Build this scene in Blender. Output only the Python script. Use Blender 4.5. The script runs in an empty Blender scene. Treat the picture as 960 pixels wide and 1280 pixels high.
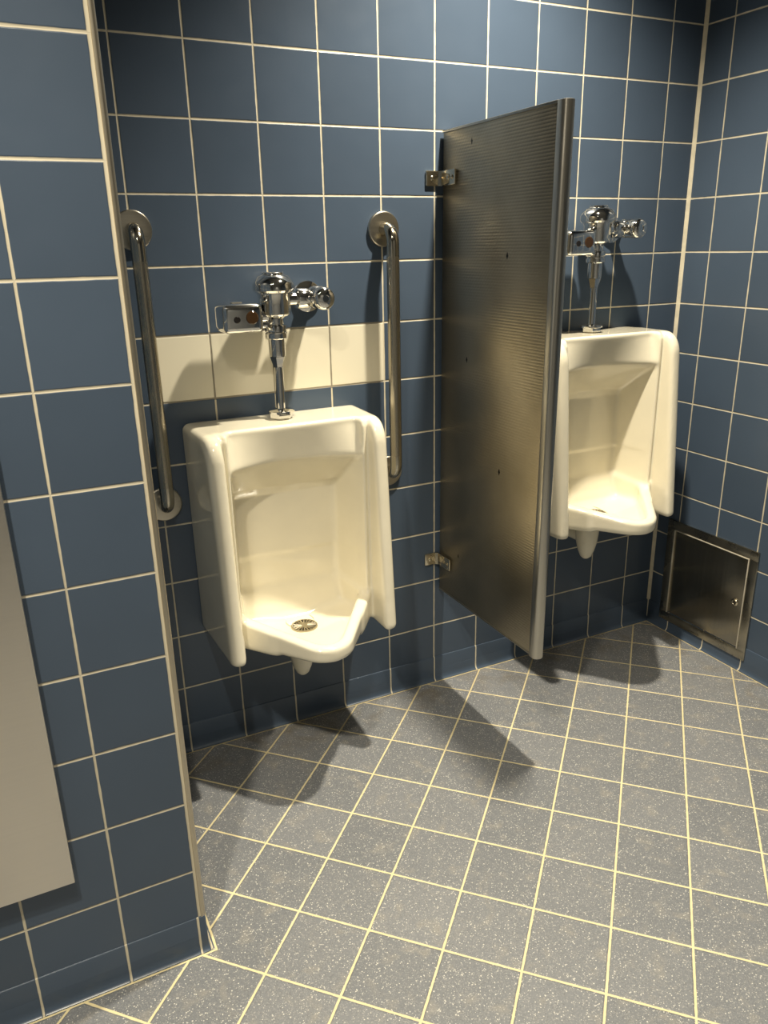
import bpy, bmesh, math
import numpy as np
from mathutils import Vector, Matrix

C = bpy.context.scene.collection
M = 0.1524                      # one wall tile with its joint, in metres; all layout below is in tiles
PI = math.pi

# ------------------------------------------------------------------ node helpers
class NT:
    def __init__(s, name):
        s.m = bpy.data.materials.new(name); s.m.use_nodes = True
        s.t = s.m.node_tree; s.b = s.t.nodes['Principled BSDF']; s.out = s.t.nodes['Material Output']
    def n(s, typ, **kw):
        nd = s.t.nodes.new(typ)
        for k, v in kw.items(): setattr(nd, k, v)
        return nd
    def lk(s, a, b): s.t.links.new(a, b)
    def put(s, sock, v):
        if hasattr(v, 'is_output'): s.lk(v, sock)
        else: sock.default_value = v
    def ma(s, op, a, b=0.0, c=None):
        nd = s.n('ShaderNodeMath', operation=op)
        s.put(nd.inputs[0], a); s.put(nd.inputs[1], b)
        if c is not None: s.put(nd.inputs[2], c)
        return nd.outputs[0]
    def ss(s, x, a, b):
        nd = s.n('ShaderNodeMapRange', interpolation_type='SMOOTHSTEP')
        s.put(nd.inputs['Value'], x); nd.inputs['From Min'].default_value = a; nd.inputs['From Max'].default_value = b
        return nd.outputs[0]
    def mix(s, f, a, b):
        nd = s.n('ShaderNodeMix', data_type='RGBA')
        s.put(nd.inputs[0], f)
        for i, v in ((6, a), (7, b)):
            if hasattr(v, 'is_output'): s.lk(v, nd.inputs[i])
            else: nd.inputs[i].default_value = (*v, 1)
        return nd.outputs[2]
    def mixf(s, f, a, b):
        nd = s.n('ShaderNodeMix', data_type='FLOAT')
        s.put(nd.inputs[0], f); s.put(nd.inputs[2], a); s.put(nd.inputs[3], b)
        return nd.outputs[0]
    def coords(s):
        tc = s.n('ShaderNodeTexCoord'); sp = s.n('ShaderNodeSeparateXYZ'); s.lk(tc.outputs['Object'], sp.inputs[0])
        s.vec = tc.outputs['Object']
        return sp.outputs
    def noise(s, scale, detail=2, vec=None, dist=0.0, rough=.5):
        nd = s.n('ShaderNodeTexNoise'); nd.inputs['Scale'].default_value = scale; nd.inputs['Detail'].default_value = detail
        nd.inputs['Distortion'].default_value = dist; nd.inputs['Roughness'].default_value = rough
        if vec is not None: s.lk(vec, nd.inputs['Vector'])
        return nd.outputs[0]
    def comb(s, x, y, z=0.0):
        nd = s.n('ShaderNodeCombineXYZ'); s.put(nd.inputs[0], x); s.put(nd.inputs[1], y); s.put(nd.inputs[2], z)
        return nd.outputs[0]
    def white(s, vec):
        nd = s.n('ShaderNodeTexWhiteNoise', noise_dimensions='3D'); s.lk(vec, nd.inputs['Vector']); return nd
    def bump(s, h, dist, strength=1.0, prev=None):
        nd = s.n('ShaderNodeBump'); nd.inputs['Strength'].default_value = strength; nd.inputs['Distance'].default_value = dist
        s.lk(h, nd.inputs['Height'])
        if prev is not None: s.lk(prev, nd.inputs['Normal'])
        return nd.outputs[0]

def simple(name, col, rough, metal=0.0, coat=0.0, nscale=0, namp=0.0, bump=0.0):
    s = NT(name); s.coords()
    s.b.inputs['Metallic'].default_value = metal
    s.b.inputs['Coat Weight'].default_value = coat; s.b.inputs['Coat Roughness'].default_value = .05
    n = s.noise(nscale or 30, 3, s.vec)
    s.lk(s.mix(s.ss(n, .3, .7), tuple(c * (1 - namp) for c in col), tuple(min(1, c * (1 + namp)) for c in col)), s.b.inputs['Base Color'])
    s.lk(s.mixf(n, rough * (1 - namp), rough * (1 + namp)), s.b.inputs['Roughness'])
    if bump: s.lk(s.bump(n, bump), s.b.inputs['Normal'])
    return s.m

BLUE = (0.064, 0.092, 0.138)
GROUT = (0.66, 0.60, 0.46)
CREAM = (0.80, 0.75, 0.60)

def tile_mat(name, axis, u0, v0, rows=True, white=None, extra=None, cap=None, g=0.0135):
    """glazed wall tile; axis: 'X' or 'Y' runs along the wall; white = (u0,u1,v0,v1) in tiles holds the cream tiles"""
    s = NT(name); co = s.coords()
    u = s.ma('SUBTRACT', s.ma('DIVIDE', co[axis], M), u0)
    v = s.ma('SUBTRACT', s.ma('DIVIDE', co['Z'], M), v0)
    fu, fv = s.ma('FRACT', u), s.ma('FRACT', v)
    iu, iv = s.ma('FLOOR', u), s.ma('FLOOR', v)
    wob = s.ma('MULTIPLY', s.ma('SUBTRACT', s.noise(35, 2, s.vec), .5), .012)
    du = s.ma('MINIMUM', fu, s.ma('SUBTRACT', 1, fu))
    d = s.ma('MINIMUM', du, s.ma('MINIMUM', fv, s.ma('SUBTRACT', 1, fv))) if rows else du
    if extra is not None: d = s.ma('MINIMUM', d, s.ma('ABSOLUTE', s.ma('SUBTRACT', u, extra)))
    if cap is not None: d = s.ma('MINIMUM', d, s.ma('MAXIMUM', s.ma('SUBTRACT', cap, u), 0.0))
    d = s.ma('ADD', d, wob)
    tile = s.ss(d, g - .004, g + .004)
    w = s.white(s.comb(iu, iv, 3.0))
    blotch = s.noise(6, 3, s.vec)
    k = s.ma('ADD', s.ma('MULTIPLY', w.outputs['Value'], .16), s.ma('ADD', .84, s.ma('MULTIPLY', blotch, .16)))
    vm = s.n('ShaderNodeVectorMath', operation='SCALE'); vm.inputs[0].default_value = BLUE; s.lk(k, vm.inputs['Scale'])
    col = vm.outputs[0]
    if white:
        a, b_, c, e = white
        inside = s.ma('MULTIPLY', s.ma('MULTIPLY', s.ma('GREATER_THAN', u, a), s.ma('LESS_THAN', u, b_)),
                      s.ma('MULTIPLY', s.ma('GREATER_THAN', v, c), s.ma('LESS_THAN', v, e)))
        col = s.mix(inside, col, CREAM)
        dark = s.ma('MULTIPLY', s.ma('MULTIPLY', s.ma('GREATER_THAN', u, a + .03), s.ma('LESS_THAN', u, b_ - .03)),
                    s.ma('MULTIPLY', s.ma('GREATER_THAN', v, c - .03), s.ma('LESS_THAN', v, e + .03)))
        gcol = s.mix(s.ma('MULTIPLY', dark, .75), GROUT, (.16, .14, .11))
    else: gcol = s.mix(s.noise(9, 3, s.vec), tuple(c * .8 for c in GROUT), tuple(c * 1.1 for c in GROUT))
    s.lk(s.mix(tile, gcol, col), s.b.inputs['Base Color'])
    smear = s.noise(14, 4, s.vec, .6)
    s.lk(s.mixf(tile, .8, s.ma('ADD', .24, s.ma('MULTIPLY', smear, .16))), s.b.inputs['Roughness'])
    s.b.inputs['Specular IOR Level'].default_value = .5
    sep = s.n('ShaderNodeSeparateColor'); s.lk(w.outputs['Color'], sep.inputs[0])
    tilt = s.ma('ADD', s.ma('MULTIPLY', s.ma('SUBTRACT', sep.outputs[0], .5), fu), s.ma('MULTIPLY', s.ma('SUBTRACT', sep.outputs[1], .5), fv))
    h = s.ma('ADD', s.ma('MULTIPLY', s.ss(d, g - .012, g + .012), .0011), s.ma('MULTIPLY', tilt, .0014))
    h = s.ma('ADD', h, s.ma('MULTIPLY', s.noise(12, 1, s.vec), .0006))
    s.lk(s.bump(h, 1.0), s.b.inputs['Normal'])
    return s.m

# ------------------------------------------------------------------ layout measured in tiles
XK, YR, Z10, ZC = 10.807, .665, 1.255, .537          # right corner, first joint on right wall, tile rows, base height
YL, XL, WL = -4.267, -.841, .898                     # front face of the left wall, its last joint, its last tile
FT, FX, FY = 1.0028, 4.007, -2.142                   # floor grid
ZT = 16.2                                            # ceiling
YB, XF = -22.0, -9.0                                 # rear wall, far left wall

def floor_mat():
    s = NT('speckled floor tile'); co = s.coords()
    c4 = math.cos(PI / 4)
    x = s.ma('SUBTRACT', s.ma('DIVIDE', co['X'], M), FX); y = s.ma('SUBTRACT', s.ma('DIVIDE', co['Y'], M), FY)
    b = s.ma('MULTIPLY', s.ma('SUBTRACT', x, y), c4 / FT)
    a = s.ma('MULTIPLY', s.ma('ADD', x, y), -c4 / FT)
    fa, fb = s.ma('FRACT', a), s.ma('FRACT', b)
    d = s.ma('MINIMUM', s.ma('MINIMUM', fa, s.ma('SUBTRACT', 1, fa)), s.ma('MINIMUM', fb, s.ma('SUBTRACT', 1, fb)))
    # straight joint running along the foot of each wall
    X = s.ma('DIVIDE', co['X'], M); Y = s.ma('DIVIDE', co['Y'], M)
    e1 = s.ma('ABSOLUTE', s.ma('ADD', Y, .085)); e2 = s.ma('ABSOLUTE', s.ma('SUBTRACT', X, XK - .085))
    e3 = s.ma('ADD', s.ma('ABSOLUTE', s.ma('SUBTRACT', Y, YL - .085)), s.ma('MULTIPLY', s.ma('GREATER_THAN', X, -.68), 9))
    e4 = s.ma('ADD', s.ma('ABSOLUTE', s.ma('ADD', X, .69)), s.ma('MULTIPLY', s.ma('LESS_THAN', Y, YL - .1), 9))
    d = s.ma('MINIMUM', d, s.ma('MINIMUM', s.ma('MINIMUM', e1, e2), s.ma('MINIMUM', e3, e4)))
    d = s.ma('ADD', d, s.ma('MULTIPLY', s.ma('SUBTRACT', s.noise(60, 2, s.vec), .5), .014))
    tile = s.ss(d, .0105, .0185)
    w = s.white(s.comb(s.ma('FLOOR', a), s.ma('FLOOR', b), 1.0))
    big = s.noise(3.2, 4, s.vec); mid = s.noise(22, 4, s.vec, .4)
    base = s.mix(s.ma('ADD', s.ma('MULTIPLY', w.outputs['Value'], .45), s.ma('MULTIPLY', big, .55)), (.145, .156, .172), (.222, .232, .250))
    base = s.mix(s.ma('MULTIPLY', s.ss(mid, .52, .75), .5), base, (.32, .30, .26))
    # pale chips
    vo = s.n('ShaderNodeTexVoronoi'); vo.inputs['Scale'].default_value = 330; s.lk(s.vec, vo.inputs['Vector'])
    sep = s.n('ShaderNodeSeparateColor'); s.lk(vo.outputs['Color'], sep.inputs[0])
    thr = s.ma('MULTIPLY', s.ma('POWER', sep.outputs[0], 2.4), .54)
    chip = s.ma('MULTIPLY', s.ss(s.ma('SUBTRACT', thr, vo.outputs['Distance']), 0.0, .12), s.ma('GREATER_THAN', sep.outputs[1], .25))
    base = s.mix(s.ma('MULTIPLY', chip, .85), base, (.72, .70, .64))
    vo2 = s.n('ShaderNodeTexVoronoi'); vo2.inputs['Scale'].default_value = 600; s.lk(s.vec, vo2.inputs['Vector'])
    sp2 = s.n('ShaderNodeSeparateColor'); s.lk(vo2.outputs['Color'], sp2.inputs[0])
    base = s.mix(s.ma('MULTIPLY', s.ss(sp2.outputs[0], .72, 1.0), .35), base, (.50, .48, .44))
    base = s.mix(s.ma('MULTIPLY', s.ss(sp2.outputs[1], .75, 1.0), .35), base, (.08, .08, .08))
    # brown scrub marks close to the walls
    near = s.ma('SUBTRACT', 1, s.ss(s.ma('MINIMUM', s.ma('ABSOLUTE', Y), s.ma('ABSOLUTE', s.ma('SUBTRACT', XK, X))), .25, 1.5))
    dirt = s.ma('MULTIPLY', near, s.ss(s.noise(9, 5, s.vec, 1.2), .45, .75))
    base = s.mix(s.ma('MULTIPLY', dirt, .55), base, (.16, .125, .075))
    gc = s.mix(s.noise(12, 3, s.vec), (.72, .62, .34), (.82, .72, .46))
    gc = s.mix(s.ma('MULTIPLY', near, .45), gc, (.36, .28, .16))
    s.lk(s.mix(tile, gc, base), s.b.inputs['Base Color'])
    s.lk(s.mixf(tile, .8, s.ma('ADD', .42, s.ma('MULTIPLY', mid, .2))), s.b.inputs['Roughness'])
    h = s.ma('ADD', s.ma('MULTIPLY', s.ss(d, .010, .032), .0011), s.ma('MULTIPLY', s.noise(140, 3, s.vec), .0003))
    s.lk(s.bump(h, 1.0), s.b.inputs['Normal'])
    return s.m

def panel_mat():
    """stainless sheet embossed with rows of small dashes"""
    s = NT('embossed stainless'); co = s.coords()
    y = s.ma('DIVIDE', co['Y'], M); z = s.ma('DIVIDE', co['Z'], M)
    rz = s.ma('MULTIPLY', z, 22.0); row = s.ma('FLOOR', rz)
    sy = s.ma('ADD', s.ma('MULTIPLY', y, 13.0), s.ma('MULTIPLY', s.ma('MODULO', row, 2.0), .5))
    a = s.ma('ABSOLUTE', s.ma('SINE', s.ma('MULTIPLY', rz, PI))); b = s.ma('ABSOLUTE', s.ma('SINE', s.ma('MULTIPLY', sy, PI)))
    h = s.ma('MULTIPLY', a, s.ma('ADD', .45, s.ma('MULTIPLY', b, .55)))
    s.b.inputs['Metallic'].default_value = 1
    n = s.noise(5, 4, s.vec)
    # three small dark chips in the finish
    mark = None
    for (py, pz, sz) in ((-1.987, 8.31, .05), (-.909, 6.64, .045), (-1.97, 4.93, .05), (-.93, 10.0, .045), (-.75, 3.0, .04)):
        dd = s.ma('ADD', s.ma('ABSOLUTE', s.ma('MULTIPLY', s.ma('SUBTRACT', y, py), 1.7)), s.ma('ABSOLUTE', s.ma('MULTIPLY', s.ma('SUBTRACT', z, pz), .8)))
        mk = s.ma('LESS_THAN', dd, sz)
        mark = mk if mark is None else s.ma('MAXIMUM', mark, mk)
    col = s.mix(s.ss(n, .3, .7), (.36, .32, .24), (.45, .40, .31))
    s.lk(s.mix(mark, col, (.03, .03, .03)), s.b.inputs['Base Color'])
    s.lk(s.ma('ADD', .30, s.ma('MULTIPLY', n, .10)), s.b.inputs['Roughness'])
    s.lk(s.bump(h, .00028), s.b.inputs['Normal'])
    return s.m

def brushed(name, col, rough, axis='Z', amp=.15):
    s = NT(name); s.coords()
    mp = s.n('ShaderNodeMapping'); s.lk(s.vec, mp.inputs[0])
    sc = {'X': (2, 220, 220), 'Y': (220, 2, 220), 'Z': (220, 220, 2)}[axis]
    mp.inputs['Scale'].default_value = sc
    n = s.noise(1, 3, mp.outputs[0]); n2 = s.noise(7, 4, s.vec)
    s.b.inputs['Metallic'].default_value = 1
    s.lk(s.mix(s.ma('ADD', s.ma('MULTIPLY', n, .6), s.ma('MULTIPLY', n2, .4)), tuple(c * (1 - amp) for c in col), tuple(min(1, c * (1 + amp)) for c in col)), s.b.inputs['Base Color'])
    s.lk(s.mixf(n, rough * .8, rough * 1.2), s.b.inputs['Roughness'])
    s.lk(s.bump(n, .00008), s.b.inputs['Normal'])
    return s.m

MAT = dict(
    back=tile_mat('blue wall tile with cream inset', 'X', 0.0, Z10, white=(0, 4, 5, 6)),
    right=tile_mat('blue wall tile', 'Y', -YR, Z10),
    left=tile_mat('blue wall tile in front', 'X', XL - WL, Z10, cap=.898),
    side=tile_mat('blue wall tile return', 'Y', YL, Z10),
    base_back=tile_mat('blue base tile', 'X', 0.0, Z10, rows=False),
    base_right=tile_mat('blue base tile right', 'Y', -YR, Z10, rows=False),
    base_left=tile_mat('blue base tile front', 'X', XL - WL, Z10, rows=False, extra=.872),
    floor=floor_mat(),
    ceiling=simple('painted ceiling', (.25, .245, .23), .9, namp=.04),
    rear=simple('painted rear wall', (.34, .35, .36), .8, namp=.05),
    porcelain=simple('glazed porcelain', (.84, .785, .63), .12, coat=.6, nscale=8, namp=.03),
    chrome=simple('polished chrome', (.80, .79, .76), .06, 1.0, nscale=60, namp=.03),
    dark=simple('dark sensor window', (.012, .010, .009), .08, coat=.5),
    amber=simple('dark amber sensor lens', (.045, .022, .008), .06, coat=.6),
    strainer=brushed('strainer metal', (.52, .47, .36), .3, 'X'),
    hole=simple('dark drain', (.02, .018, .012), .6),
    bar=brushed('satin stainless tube', (.46, .42, .34), .27, 'Z'),
    elbow=simple('polished stainless bend', (.55, .51, .42), .14, 1.0, namp=.05),
    flange=brushed('satin stainless flange', (.55, .51, .43), .3, 'X'),
    panel=panel_mat(),
    channel=brushed('satin edge channel', (.50, .48, .43), .3, 'Z'),
    bracket=simple('polished bracket', (.66, .60, .47), .18, 1.0, namp=.06),
    access=brushed('worn stainless sheet', (.34, .31, .25), .24, 'Z', .25),
    frame=simple('worn stainless frame', (.40, .37, .30), .28, 1.0, nscale=14, namp=.2),
    rim=simple('bright folded steel', (.78, .73, .62), .5, .6, namp=.05),
    dispenser=brushed('brushed stainless front', (.72, .68, .62), .36, 'X', .06),
    trimm=brushed('worn metal corner strip', (.60, .54, .43), .4, 'Z', .25),
    label=simple('grey slot mark', (.25, .22, .18), .5),
)

# ------------------------------------------------------------------ mesh helpers (coordinates in tiles)
class MB:
    def __init__(s): s.bm = bmesh.new()
    def _merge(s, b2):
        me = bpy.data.meshes.new('tmp'); b2.to_mesh(me); b2.free(); s.bm.from_mesh(me); bpy.data.meshes.remove(me); return s
    def box(s, x0, x1, y0, y1, z0, z1, bev=0.0, seg=2):
        b = bmesh.new(); bmesh.ops.create_cube(b, size=1)
        for v in b.verts:
            v.co = Vector((x0 if v.co.x < 0 else x1, y0 if v.co.y < 0 else y1, z0 if v.co.z < 0 else z1))
        if bev: bmesh.ops.bevel(b, geom=list(b.edges), offset=bev, segments=seg, profile=.5, affect='EDGES')
        return s._merge(b)
    def lathe(s, prof, c=(0, 0, 0), axis='Z', n=40):
        """prof: (r, h) pairs along the axis; r = 0 closes an end"""
        b = bmesh.new(); R = {'Z': Matrix.Identity(3), 'Y': Matrix(((1, 0, 0), (0, 0, -1), (0, 1, 0))), 'X': Matrix(((0, 0, 1), (0, 1, 0), (-1, 0, 0)))}[axis]
        rings = []
        for r, h in prof:
            if r < 1e-6: rings.append([b.verts.new(R @ Vector((0, 0, h)) + Vector(c))])
            else: rings.append([b.verts.new(R @ Vector((r * math.cos(2 * PI * i / n), r * math.sin(2 * PI * i / n), h)) + Vector(c)) for i in range(n)])
        for p, q in zip(rings, rings[1:]):
            for i in range(n):
                j = (i + 1) % n
                if len(p) == 1 and len(q) == 1: continue
                if len(p) == 1: b.faces.new((p[0], q[i], q[j]))
                elif len(q) == 1: b.faces.new((p[i], p[j], q[0]))
                else: b.faces.new((p[i], p[j], q[j], q[i]))
        bmesh.ops.recalc_face_normals(b, faces=list(b.faces))
        return s._merge(b)
    def tube(s, pts, r, n=24, caps=True):
        b = bmesh.new(); pts = [Vector(p) for p in pts]; rings = []; up = None
        for i, p in enumerate(pts):
            t = (pts[min(i + 1, len(pts) - 1)] - pts[max(i - 1, 0)]).normalized()
            if up is None: up = t.orthogonal().normalized()
            up = (up - t * up.dot(t)).normalized(); w = t.cross(up)
            rings.append([b.verts.new(p + (up * math.cos(2 * PI * k / n) + w * math.sin(2 * PI * k / n)) * r) for k in range(n)])
        for p, q in zip(rings, rings[1:]):
            for i in range(n): b.faces.new((p[i], p[(i + 1) % n], q[(i + 1) % n], q[i]))
        if caps: b.faces.new(rings[0]); b.faces.new(rings[-1])
        bmesh.ops.recalc_face_normals(b, faces=list(b.faces))
        return s._merge(b)
    def prism(s, poly, axis, a0, a1, bev=0.0):
        """poly in the two other axes (X: (y,z), Y: (x,z), Z: (x,y)), pulled from a0 to a1"""
        b = bmesh.new()
        f = {'X': lambda p, a: (a, p[0], p[1]), 'Y': lambda p, a: (p[0], a, p[1]), 'Z': lambda p, a: (p[0], p[1], a)}[axis]
        A = [b.verts.new(f(p, a0)) for p in poly]; B = [b.verts.new(f(p, a1)) for p in poly]
        b.faces.new(A); b.faces.new(B[::-1]); k = len(poly)
        for i in range(k): b.faces.new((A[i], B[i], B[(i + 1) % k], A[(i + 1) % k]))
        bmesh.ops.recalc_face_normals(b, faces=list(b.faces))
        if bev: bmesh.ops.bevel(b, geom=list(b.edges), offset=bev, segments=2, profile=.5, affect='EDGES')
        return s._merge(b)
    def build(s, name, mat, parent=None, smooth=True, angle=35):
        for v in s.bm.verts: v.co *= M
        me = bpy.data.meshes.new(name); s.bm.to_mesh(me); s.bm.free()
        me.materials.append(mat)
        if smooth:
            me.polygons.foreach_set('use_smooth', [True] * len(me.polygons))
            me.set_sharp_from_angle(angle=math.radians(angle))
        o = bpy.data.objects.new(name, me); C.objects.link(o)
        if parent: o.parent = parent
        return o

def thing(name, loc, label, cat, group=None):
    o = bpy.data.objects.new(name, None); o.empty_display_size = .05; C.objects.link(o)
    o.location = Vector(loc) * M; o['label'] = label; o['category'] = cat
    if group: o['group'] = group
    return o
def dup(root, delta, label):
    """copy of a thing, its parts and their sub-parts"""
    r = root.copy(); C.objects.link(r); r.location = root.location + Vector(delta) * M; r['label'] = label
    for ch in root.children:
        c = ch.copy(); C.objects.link(c); c.parent = r
        for g in ch.children:
            d = g.copy(); C.objects.link(d); d.parent = c
    return r
def struct(o, label=None):
    o['kind'] = 'structure'
    if label: o['label'] = label
    return o

# ------------------------------------------------------------------ the room
o = struct(MB().box(XF, XK + .6, YB, .6, -.6, 0).build('floor', MAT['floor'], smooth=False), 'grey speckled floor tiles laid diagonally with yellowish grout')
o = struct(MB().box(XF, XK + .6, YB, .6, ZT, ZT + .5).build('ceiling', MAT['ceiling'], smooth=False), 'pale ceiling above the washroom')
o = struct(MB().box(-.78, XK, 0, .6, ZC - .02, ZT).build('wall_back', MAT['back'], smooth=False), 'blue tiled back wall with a short cream inset row')
o = struct(MB().box(XK, XK + .6, YB, .6, ZC - .02, ZT).build('wall_right', MAT['right'], smooth=False), 'blue tiled side wall at the right corner')
wl = MB().box(XF, -.785, YL, .6, ZC - .02, ZT).build('wall_left', MAT['left'], smooth=False)
wl.data.materials.append(MAT['side'])
for p in wl.data.polygons:
    if abs(p.normal.x) > .5: p.material_index = 1
struct(wl, 'near blue tiled wall end carrying a steel front')
struct(MB().box(XF, XK + .6, YB - .6, YB, 0, ZT).build('wall_rear', MAT['rear'], smooth=False), 'plain rear wall')
struct(MB().box(XF - .6, XF, YB - .6, .6, 0, ZT).build('wall_far', MAT['rear'], smooth=False), 'plain far left wall')

# cove base: foot flares out in a small hollow, profile = (distance from wall, height)
COVE = [(-.3, 0), (.075, 0), (.075, .012), (.055, .022), (.038, .045), (.027, .08), (.022, .13), (.020, ZC - .035), (.012, ZC - .006), (0, ZC), (-.3, ZC)]
struct(MB().prism([(-d, z) for d, z in COVE], 'X', -.785, XK).build('baseboard_back', MAT['base_back']), 'blue cove base tiles under the back wall')
struct(MB().prism([(XK - d, z) for d, z in COVE], 'Y', YB, -.02).build('baseboard_right', MAT['base_right']), 'blue cove base tiles under the right wall')
b = MB().prism([(YL - d, z) for d, z in COVE], 'X', XF, -.785)
b.prism([(-.785 + d, z) for d, z in COVE], 'Y', YL - .0, -.08)
cor = []
for i in range(7):                                            # rounded outside corner of the base
    a = -PI / 2 + (PI / 2) * i / 6
    cor.append((math.cos(a), math.sin(a)))
bb = bmesh.new(); rows = []
prof = [(d, z) for d, z in COVE if d >= 0]
for cx_, sy_ in cor: rows.append([bb.verts.new((-.785 + cx_ * d, YL + sy_ * d, z)) for d, z in prof])
for p, q in zip(rows, rows[1:]):
    for i in range(len(prof) - 1): bb.faces.new((p[i], q[i], q[i + 1], p[i + 1]))
b._merge(bb)
struct(b.build('baseboard_left', MAT['base_left']), 'blue cove base tiles under the near wall end')
# metal strip on the outside corner of the near wall
r = .04; x1, y0 = -.758, YL - .012
poly = [(-.822, y0 + .010), (-.818, y0)] + [(x1 - r + r * math.cos(-PI / 2 + PI / 2 * i / 6), y0 + r + r * math.sin(-PI / 2 + PI / 2 * i / 6)) for i in range(7)] + [(x1, YL + .07), (-.822, YL + .07)]
struct(MB().prism(poly, 'Z', ZC - .02, ZT).build('trim_1', MAT['trimm'], angle=25), 'scuffed metal strip on the corner of the near wall')
# grout bead between the two tiled planes of the far corner
struct(MB().prism([(XK - .055, 0), (XK, -.055), (XK, 0)], 'Z', .03, ZT).build('trim_2', simple('corner grout', GROUT, .8, namp=.1), smooth=False), 'grout bead in the far corner')

# ------------------------------------------------------------------ urinal body: a rounded implicit solid meshed with surface nets
def smax(a, b, k):
    h = np.maximum(k - np.abs(a - b), 0) / k
    return np.maximum(a, b) + h * h * k * .25
def smin(a, b, k): return -smax(-a, -b, k)
def interp(z, zs, vs): return np.interp(z, zs, vs)
def urinal_f(x, d, z):
    ax = np.sqrt(x * x + 1e-6)
    df = 1.66 - .30 * np.clip(z / 3.4, 0, 1)
    A = smax(d - df, z - 3.58, .40)
    A = smax(A, ax - (1.51 - .045 * d), .14)
    A = smax(A, -z, .09)
    wl_ = .24 + .74 * (2.36 - d)                              # half width of the pointed lip
    N = smax(smax(ax - 1.20, wl_ - ax, .08), .85 - d, .1)     # hollow between lip and side shields
    A = smax(A, -N, .09)
    U = smax(smax(ax - 1.16, z - .07, .08), .25 - d, .08)     # raised underside between the shields
    A = smax(A, -U, .07)
    zr = .40 + .17 * (2.36 - d)
    B = smax(smax((ax - wl_) * .8, d - 2.36, .22), smax(z - zr, .09 - z, .05), .10)
    B = smax(B, ax - 1.3, .05); B = smax(B, .3 - d, .05)
    S = smin(A, B, .10)
    K = smax(smax(ax - .30, d - 1.25, .3), smax(.2 - d, np.abs(z - .10) - .26, .1), .2)   # basin underside
    S = smin(S, K, .06)
    # basin and recess
    xi = .90 + .235 * (d - .33)
    back = interp(z, [-.2, .10, .22, .40, .66, .9, 2.30, 2.45, 2.92, 2.99, 3.04, 3.6], [.76, .60, .50, .42, .345, .335, .335, .40, .80, .86, .88, .99])
    back = back + np.where(z > 2.4, np.clip((z - 2.4) / .5, 0, 1) * (1 - np.clip((z - 3.0) / .5, 0, 1)), 0) * (.26 * np.minimum(ax / 1.05, 1.2) ** 2 - .02)
    side = ax - xi
    up = smax(smax(side, back - d, .10), zr - .06 - z, .10)
    inner = smax((ax - (wl_ - .235)) * .8, d - 2.36 + .19, .16)
    floor_ = .09 + .14 * np.clip(d - 1.15, 0, 2) + .16 * np.maximum(ax - .22, 0)
    low = smax(smax(smax(inner, side + .03, .1), (back - d), .12), floor_ - z, .11)
    low = smax(low, z - 1.2, .02)
    Cc = smin(up, low, .08)
    S = smax(S, -Cc, .06)
    return np.maximum(S, -d)

def surface_nets(f, lo, hi, step):
    ax = [np.arange(lo[i], hi[i] + step, step) for i in range(3)]
    G = np.meshgrid(*ax, indexing='ij'); V = f(*G)
    s = V < 0; n = np.array(V.shape)
    cnt = np.zeros(n - 1); acc = np.zeros((3, *(n - 1)))
    corner = [(i, j, k) for i in (0, 1) for j in (0, 1) for k in (0, 1)]
    def sl(c): return tuple(slice(c[i], n[i] - 1 + c[i]) for i in range(3))
    for c in corner:
        for a in range(3):
            if c[a]: continue
            e = list(c); e[a] = 1
            v0, v1 = V[sl(c)], V[sl(e)]; cr = (v0 < 0) != (v1 < 0)
            t = np.where(cr, v0 / np.where(cr, v0 - v1, 1), 0)
            for q in range(3): acc[q] += np.where(cr, c[q] + (t if q == a else 0), 0)
            cnt += cr
    act = cnt > 0; idx = -np.ones(act.shape, int); idx[act] = np.arange(act.sum())
    ijk = np.stack(np.nonzero(act), 1)
    P = np.array(lo) + step * (ijk + np.stack([acc[q][act] / cnt[act] for q in range(3)], 1))
    F = []
    for a in range(3):
        b_, c_ = (a + 1) % 3, (a + 2) % 3
        v0 = [slice(None)] * 3; v1 = [slice(None)] * 3
        v0[a] = slice(0, -1); v1[a] = slice(1, None)
        cr = np.stack(np.nonzero(s[tuple(v0)] != s[tuple(v1)]), 1)
        ok = (cr[:, b_] > 0) & (cr[:, c_] > 0) & (cr[:, b_] < n[b_] - 1) & (cr[:, c_] < n[c_] - 1)
        cr = cr[ok]
        eb = np.zeros(3, int); eb[b_] = 1; ec = np.zeros(3, int); ec[c_] = 1
        g = lambda w: idx[w[:, 0], w[:, 1], w[:, 2]]
        quad = np.stack([g(cr - eb - ec), g(cr - ec), g(cr), g(cr - eb)], 1)
        flip = ~s[cr[:, 0], cr[:, 1], cr[:, 2]]
        quad[flip] = quad[flip][:, ::-1]
        F.append(quad)
    F = np.concatenate(F); F = F[(F >= 0).all(1)]
    for _ in range(4):                                        # pull the vertices onto the true surface
        e = .004; v = f(*P.T); g = np.stack([(f(*(P + e * np.eye(3)[q]).T) - f(*(P - e * np.eye(3)[q]).T)) / (2 * e) for q in range(3)], 1)
        st = -v[:, None] * g / np.maximum((g * g).sum(1), .15)[:, None]
        P = P + np.clip(st, -.5 * step, .5 * step) * .8
    return P, F

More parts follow.
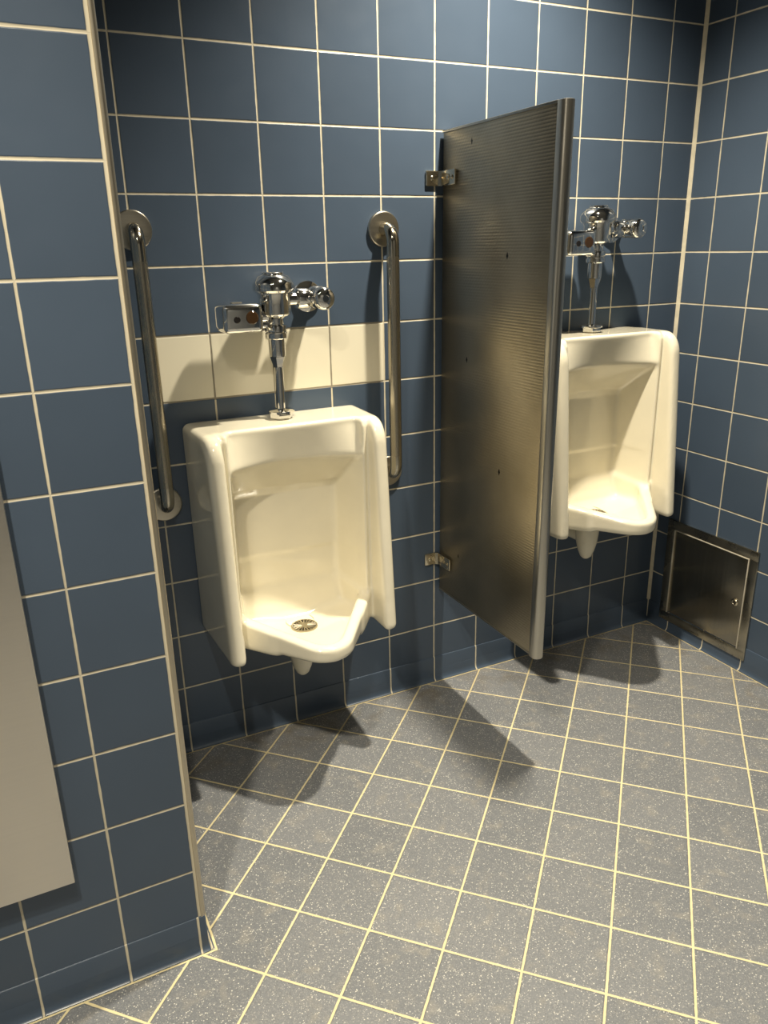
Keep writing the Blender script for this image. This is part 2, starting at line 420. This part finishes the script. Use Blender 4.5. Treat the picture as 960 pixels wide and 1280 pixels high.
def urinal_body(parent):
    P, F = surface_nets(urinal_f, (-1.62, -.07, -.09), (1.62, 2.50, 3.72), .032)
    P[:, 1] = np.maximum(P[:, 1], .002)
    W = np.stack([P[:, 0], -P[:, 1], P[:, 2]], 1) * M
    me = bpy.data.meshes.new('bowl'); me.from_pydata(W.tolist(), [], F[:, ::-1].tolist()); me.validate()
    bm = bmesh.new(); bm.from_mesh(me); bmesh.ops.recalc_face_normals(bm, faces=list(bm.faces))
    bm.to_mesh(me); bm.free()
    me.materials.append(MAT['porcelain']); me.polygons.foreach_set('use_smooth', [True] * len(me.polygons))
    o = bpy.data.objects.new('bowl', me); C.objects.link(o); o.parent = parent
    md = o.modifiers.new('smooth', 'CORRECTIVE_SMOOTH') if False else o.modifiers.new('smooth', 'SMOOTH')
    md.factor = .5; md.iterations = 2
    return o

UX, UZ = 1.93, 2.33
DX, DZ = 6.22, .955
ur = thing('urinal', (UX, 0, UZ), 'cream porcelain urinal mounted low between two steel grab bars', 'urinal', 'wall hung urinals')
urinal_body(ur)
zz = np.linspace(.8, -.1, 1801); ZS = max(float(zz[np.argmax(urinal_f(0 * zz + .19 * math.cos(t), 0 * zz + .95 + .19 * math.sin(t), zz) < 0)]) for t in np.linspace(0, 6.28, 24)) + .002
st = MB().lathe([(0, .028), (.05, .030), (.06, .020)], (0, -.95, ZS))
st.lathe([(.195, .010), (.20, .026), (.222, .024), (.232, -.02)], (0, -.95, ZS))
for i in range(20):
    a = 2 * PI * i / 20
    c_, s_ = math.cos(a), math.sin(a)
    st.tube([(c_ * .05, -.95 + s_ * .05, ZS + .020), (c_ * .20, -.95 + s_ * .20, ZS + .016)], .012, 6)
so = st.build('strainer', MAT['strainer'], ur); so['label'] = 'round slotted metal strainer'
ho = MB().lathe([(0, .004), (.20, .004), (.20, -.02), (0, -.02)], (0, -.95, ZS)).build('drain_hole', MAT['hole'], so)
ou = MB().lathe([(0, -.93), (.07, -.92), (.12, -.87), (.17, -.74), (.215, -.55), (.235, -.35), (.24, .12)], (0, -.74, 0), n=36)
ou.tube([(0, -.01, -.42), (0, -.3, -.42), (0, -.62, -.42)], .20, 28)
ou.build('outlet', MAT['porcelain'], ur)
lab = MB().box(-1.28, -1.14, -.075, -.05, 3.575, 3.585).build('slot', MAT['label'], ur); lab['label'] = 'small grey stamp on the top'  # flat grey mark standing in for a tiny slot

# ------------------------------------------------------------------ sensor flush valve, local origin on the wall at the foot of its pipe
VY = -.45
fv = thing('flush_valve', (UX, 0, 5.905), 'chrome sensor flush valve above the low urinal, in front of cream tiles', 'flush valve', 'chrome flush valves')
def at(pts): return pts
v = MB().lathe([(.0, 1.60), (.20, 1.60), (.235, 1.63), (.245, 1.70), (.245, 1.90), (.26, 1.93), (.26, 1.97)], (0, VY, 0))
v.lathe([(.10, 1.36), (.125, 1.40), (.125, 1.56), (.17, 1.60), (.215, 1.63)], (0, VY, 0))
v.build('valve_body', MAT['chrome'], fv)
v = MB().lathe([(.29, 1.95), (.315, 1.98), (.315, 2.07), (.29, 2.11), (.235, 2.18), (.17, 2.205), (.165, 2.215), (.165, 2.235), (.15, 2.245), (0, 2.245)], (0, VY, 0))
v.lathe([(.25, 1.94), (.29, 1.95)], (0, VY, 0)); v.build('cap', MAT['chrome'], fv)
v = MB().lathe([(.115, 1.475), (.165, 1.465), (.172, 1.44), (.172, 1.37), (.15, 1.355), (.172, 1.34), (.172, 1.27), (.155, 1.255), (.10, 1.25)], (0, VY, 0), n=8 * 4)
v.build('coupling', MAT['chrome'], fv)
v = MB().lathe([(.13, 1.30), (.13, 1.01), (.125, .99)], (0, VY, 0))
v.lathe([(.127, .985), (.07, .80), (.068, .79)], (0, VY, 0), n=6)
v.lathe([(.072, .82), (.072, .02)], (0, VY, 0)); v.build('flush_pipe', MAT['chrome'], fv)
v = MB().lathe([(.068, .165), (.10, .16), (.19, .15), (.215, .135), (.215, .105), (.18, .095)], (0, VY, 0))
v.lathe([(.17, .10), (.185, .09), (.185, .03), (.17, .012), (0, .012)], (0, VY, 0), n=6)
v.build('spud_flange', MAT['chrome'], fv)
# sensor box to the left
v = MB().box(-.90, -.29, -.80, -.26, 1.40, 1.82, .085, 5)
sb = v.build('sensor_box', MAT['chrome'], fv)
MB().lathe([(0, .012), (.085, .012), (.095, .004), (.10, -.02), (0, -.02)], (-.47, -.80, 1.62), 'Y', 28).build('sensor_lens', MAT['amber'], sb)
MB().lathe([(0, .010), (.042, .010), (.05, .004), (.052, -.02), (0, -.02)], (-.70, -.80, 1.60), 'Y', 24).build('sensor_window', MAT['dark'], sb)
MB().box(-.68, -.52, -.50, -.42, 1.815, 1.832, .005).build('override_button', MAT['flange'], sb)
v = MB().tube([(-.32, VY, 1.62), (-.08, VY, 1.62)], .085); v.tube([(-.32, VY, 1.48), (-.08, VY, 1.48)], .06)
v.lathe([(.085, -.14), (.12, -.13), (.12, -.04), (.085, -.03)], (-.10, VY, 1.62), 'X', 24)
v.build('sensor_arm', MAT['chrome'], fv)
# supply stop to the right
v = MB().tube([(.15, VY, 1.84), (.62, VY, 1.84)], .095)
v.lathe([(.095, .34), (.15, .36), (.155, .38), (.155, .52), (.15, .54), (.10, .56)], (0, VY, 1.84), 'X', 24)
v.build('supply_tail', MAT['chrome'], fv)
v = MB().lathe([(0, -.16), (.09, -.15), (.15, -.11), (.175, -.05), (.175, .07), (.15, .13), (.09, .17), (0, .18)], (.70, VY, 1.84), 'Z', 32)
v.lathe([(.10, VY + .05), (.10, -.02)], (.70, 0, 1.84), 'Y', 28) if False else v.tube([(.70, VY, 1.84), (.70, -.01, 1.84)], .115)
v.build('stop_body', MAT['chrome'], fv)
v = MB().lathe([(.12, .0), (.16, .03), (.165, .06), (.165, .16), (.17, .18), (.17, .29), (.155, .33), (.12, .355), (.055, .365), (.05, .35), (0, .35)], (.70, VY - .02, 1.84), 'Y', 32)
v.build('stop_cap', MAT['chrome'], fv)
v = MB().lathe([(.115, .09), (.17, .08), (.24, .045), (.25, .012), (.25, .004)], (.70, 0, 1.84), 'Y', 32)
v.build('wall_flange', MAT['chrome'], fv)

# ------------------------------------------------------------------ grab bar
def bend(c, r, a0, a1, n=10):
    """arc in the YZ plane"""
    return [(0, c[0] + r * math.cos(a0 + (a1 - a0) * i / n), c[1] + r * math.sin(a0 + (a1 - a0) * i / n)) for i in range(n + 1)]
BY, BR, HB = -.36, .105, 2.06
gb = thing('grab_bar', (4.02, 0, 6.69), 'vertical steel grab bar right of the low urinal', 'grab bar', 'steel grab bars')
MB().tube([(0, BY, HB - .42), (0, BY, -HB + .36)], BR, 28).build('bar', MAT['bar'], gb)
rr = .22
up = [(0, -.02, HB)] + bend((BY + rr, HB - rr), rr, PI / 2, PI) + [(0, BY, HB - .43)]
e1 = MB().tube(up, BR * 1.004, 28).build('bend', MAT['elbow'], gb); e1['label'] = 'polished upper bend'
dn = [(0, -.02, -HB)] + bend((BY + rr, -HB + rr), rr, -PI / 2, -PI) + [(0, BY, -HB + .37)]
e2 = MB().tube(dn, BR * 1.004, 28).build('bend', MAT['elbow'], gb); e2['label'] = 'polished lower bend'
for z in (HB, -HB):
    MB().lathe([(.10, .068), (.2, .07), (.262, .062), (.275, .05), (.277, -.012)], (0, 0, z), 'Y', 40).build('flange', MAT['flange'], gb)

# ------------------------------------------------------------------ partition between the urinals
PX0, PX1, PYF, PZ0, PZ1 = 5.07, 5.22, -3.08, 2.10, 10.22
pt = thing('urinal_partition', (PX0, 0, 0), 'embossed steel privacy partition standing out from the wall between the urinals', 'partition')
L = lambda x: x - PX0
pt.rotation_euler.y = .006
MB().box(0, L(PX1), PYF, -.06, PZ0, PZ1, .012).build('panel', MAT['panel'], pt)
ch = []
for i in range(9):
    a = PI + PI * i / 8
    ch.append((L(PX0) + .075 + .098 * math.cos(a), PYF - .05 + .098 * math.sin(a) * .8))
prof = [(-.024, PYF + .05)] + ch + [(L(PX1) + .024, PYF + .05)]
e = MB().prism(prof, 'Z', PZ0 - .05, PZ1 + .03, .012).build('edge_channel', MAT['channel'], pt, angle=25)
MB().box(-.015, L(PX1) + .015, PYF + .06, -.05, PZ1 - .005, PZ1 + .035, .01).build('top_channel', MAT['channel'], pt)
MB().box(-.010, L(PX1) + .010, PYF + .06, -.05, PZ0 - .03, PZ0 + .005, .01).build('bottom_channel', MAT['channel'], pt)
def bracket(zc):
    b = MB()
    # wall ear, arm along the panel and a raised rib, one bent piece with rounded ends
    b.box(-.31, 0.0, -.045, -.002, zc - .12, zc + .12, .018)
    b.box(-.045, -.002, -.50, -.02, zc - .12, zc + .12, .018)
    b.prism([(-.10, -.03), (-.03, -.03), (-.03, -.10)], 'Z', zc - .115, zc + .115)
    br = b.build('bracket', MAT['bracket'], pt)
    for (c, ax, h) in (((-.20, -.045, zc), 'Y', 1), ((-.045, -.29, zc), 'X', -1), ((-.045, -.42, zc), 'X', -1)):
        pr = [(0, .028 * h), (.02, .027 * h), (.038, .015 * h), (.04, 0)]
        MB().lathe(pr, c, ax, 16).build('screw', MAT['bracket'], br)
    return br
bracket(9.53); bracket(2.72)

# ------------------------------------------------------------------ access panel low on the right wall
ap = thing('access_panel', (XK, -1.57, .25), 'worn steel access panel low on the right wall in the corner', 'access panel')
Y0, Y1, H = 1.17, -1.175, 2.40                                # far side towards the corner, near side
w_ = .20
f = MB()
f.box(-.045, -.002, Y1, Y0, 0, w_, .012); f.box(-.045, -.002, Y1, Y0, H - w_, H, .012)
f.box(-.045, -.002, Y1, Y1 + w_, w_ - .01, H - w_ + .01, .012); f.box(-.045, -.002, Y0 - w_, Y0, w_ - .01, H - w_ + .01, .012)
f.build('frame', MAT['frame'], ap)
d = MB().box(-.032, -.004, Y1 + w_ + .022, Y0 - w_ - .022, w_ + .022, H - w_ - .022, .008).build('door', MAT['access'], ap)
rv = MB()
for a0, a1, c0, c1 in ((Y1 + w_ - .004, Y1 + w_ + .02, w_, H - w_), (Y0 - w_ - .02, Y0 - w_ + .004, w_, H - w_), (Y1 + w_, Y0 - w_, H - w_ - .02, H - w_ + .004)):
    rv.box(-.055, -.012, a0, a1, c0, c1, .008)
r_ = rv.build('lip', MAT['rim'], ap); r_['label'] = 'bright folded rim round the door'
k = MB().lathe([(.075, .0), (.078, .018), (.06, .035), (.045, .036), (.04, .03), (0, .03)], (-.032, -.775, 1.18), 'X', 24)
for vv in k.bm.verts: vv.co.x = -.032 - (vv.co.x + .032)
lk = k.build('lock', MAT['bracket'], d); lk['label'] = 'small round cam lock'
MB().box(-.068, -.058, -.782, -.768, 1.155, 1.205, .003).build('key_slot', MAT['hole'], lk)

# ------------------------------------------------------------------ steel front on the near wall
dp = thing('dispenser_cabinet', (-3.35, YL, 1.80), 'flat brushed steel cabinet front on the near tiled wall at left edge', 'dispenser')
w = 1.20
fr = MB().box(-w, w, -.15, .004, 0, 8.2, .012).build('front', MAT['dispenser'], dp)
MB().box(-w + .3, w - .3, -.15, -.12, 5.6, 6.4, .01).build('flap', MAT['dispenser'], fr)
MB().lathe([(0, .03), (.06, .028), (.075, 0)], (0, -.13, 7.2), 'Y', 20).build('lock', MAT['chrome'], dp)

# ------------------------------------------------------------------ second urinal, valve and bar
dup(ur, (DX, 0, DZ), 'cream porcelain urinal mounted higher, right of the steel partition by the corner')
dup(fv, (DX, 0, DZ), 'chrome sensor flush valve above the higher urinal, on plain blue tiles')
dup(gb, (-4.0, 0, .02), 'vertical steel grab bar left of the low urinal, by the near wall corner')

# ------------------------------------------------------------------ light: warm recessed spots in the ceiling, plus added fill spots
WARM = (1.0, .90, .71)
def spot(name, x, y, power, ang=125, blend=.75, r=.035, col=WARM):
    l = bpy.data.lights.new(name, 'SPOT'); l.energy = power; l.color = col
    l.spot_size = math.radians(ang); l.spot_blend = blend; l.shadow_soft_size = r
    o = bpy.data.objects.new(name, l); C.objects.link(o); o.location = (x * M, y * M, (ZT - .15) * M)
    return o
spot('downlight_or_fill', 5.7, -2.95, 250, 114, 1.0)
spot('downlight_or_fill', -1.9, -10.8, 50, 130, .8)
spot('downlight_or_fill', -3.5, -9.6, 150, 125, .9)  # added fill to brighten the near left wall, no known fixture
spot('downlight_or_fill', 6.2, -15, 12, 110, 1.0)  # added faint fill for the foreground
spot('downlight_or_fill', 2.0, -19.5, 50, 120, 1.0)  # added behind the camera, lights the rear wall for the chrome to reflect
wd = bpy.data.worlds.new('world'); bpy.context.scene.world = wd; wd.use_nodes = True
wd.node_tree.nodes['Background'].inputs[0].default_value = (.05, .05, .05, 1)
wd.node_tree.nodes['Background'].inputs[1].default_value = .2

# ------------------------------------------------------------------ camera
cd = bpy.data.cameras.new('camera'); co_ = bpy.data.objects.new('camera', cd); C.objects.link(co_)
cd.sensor_fit = 'VERTICAL'; cd.sensor_height = 36; cd.lens = 966.1 * 36 / 1280; cd.clip_start = .02
co_.location = Vector((-1.9612, -12.1453, 8.4789)) * M
co_.rotation_euler = (1.2399783, .0195863, -.4588083)
sc = bpy.context.scene; sc.camera = co_
sc.view_settings.view_transform = 'Standard'; sc.view_settings.look = 'None'
sc.view_settings.exposure = 0; sc.view_settings.gamma = 1; sc.view_settings.use_curve_mapping = False
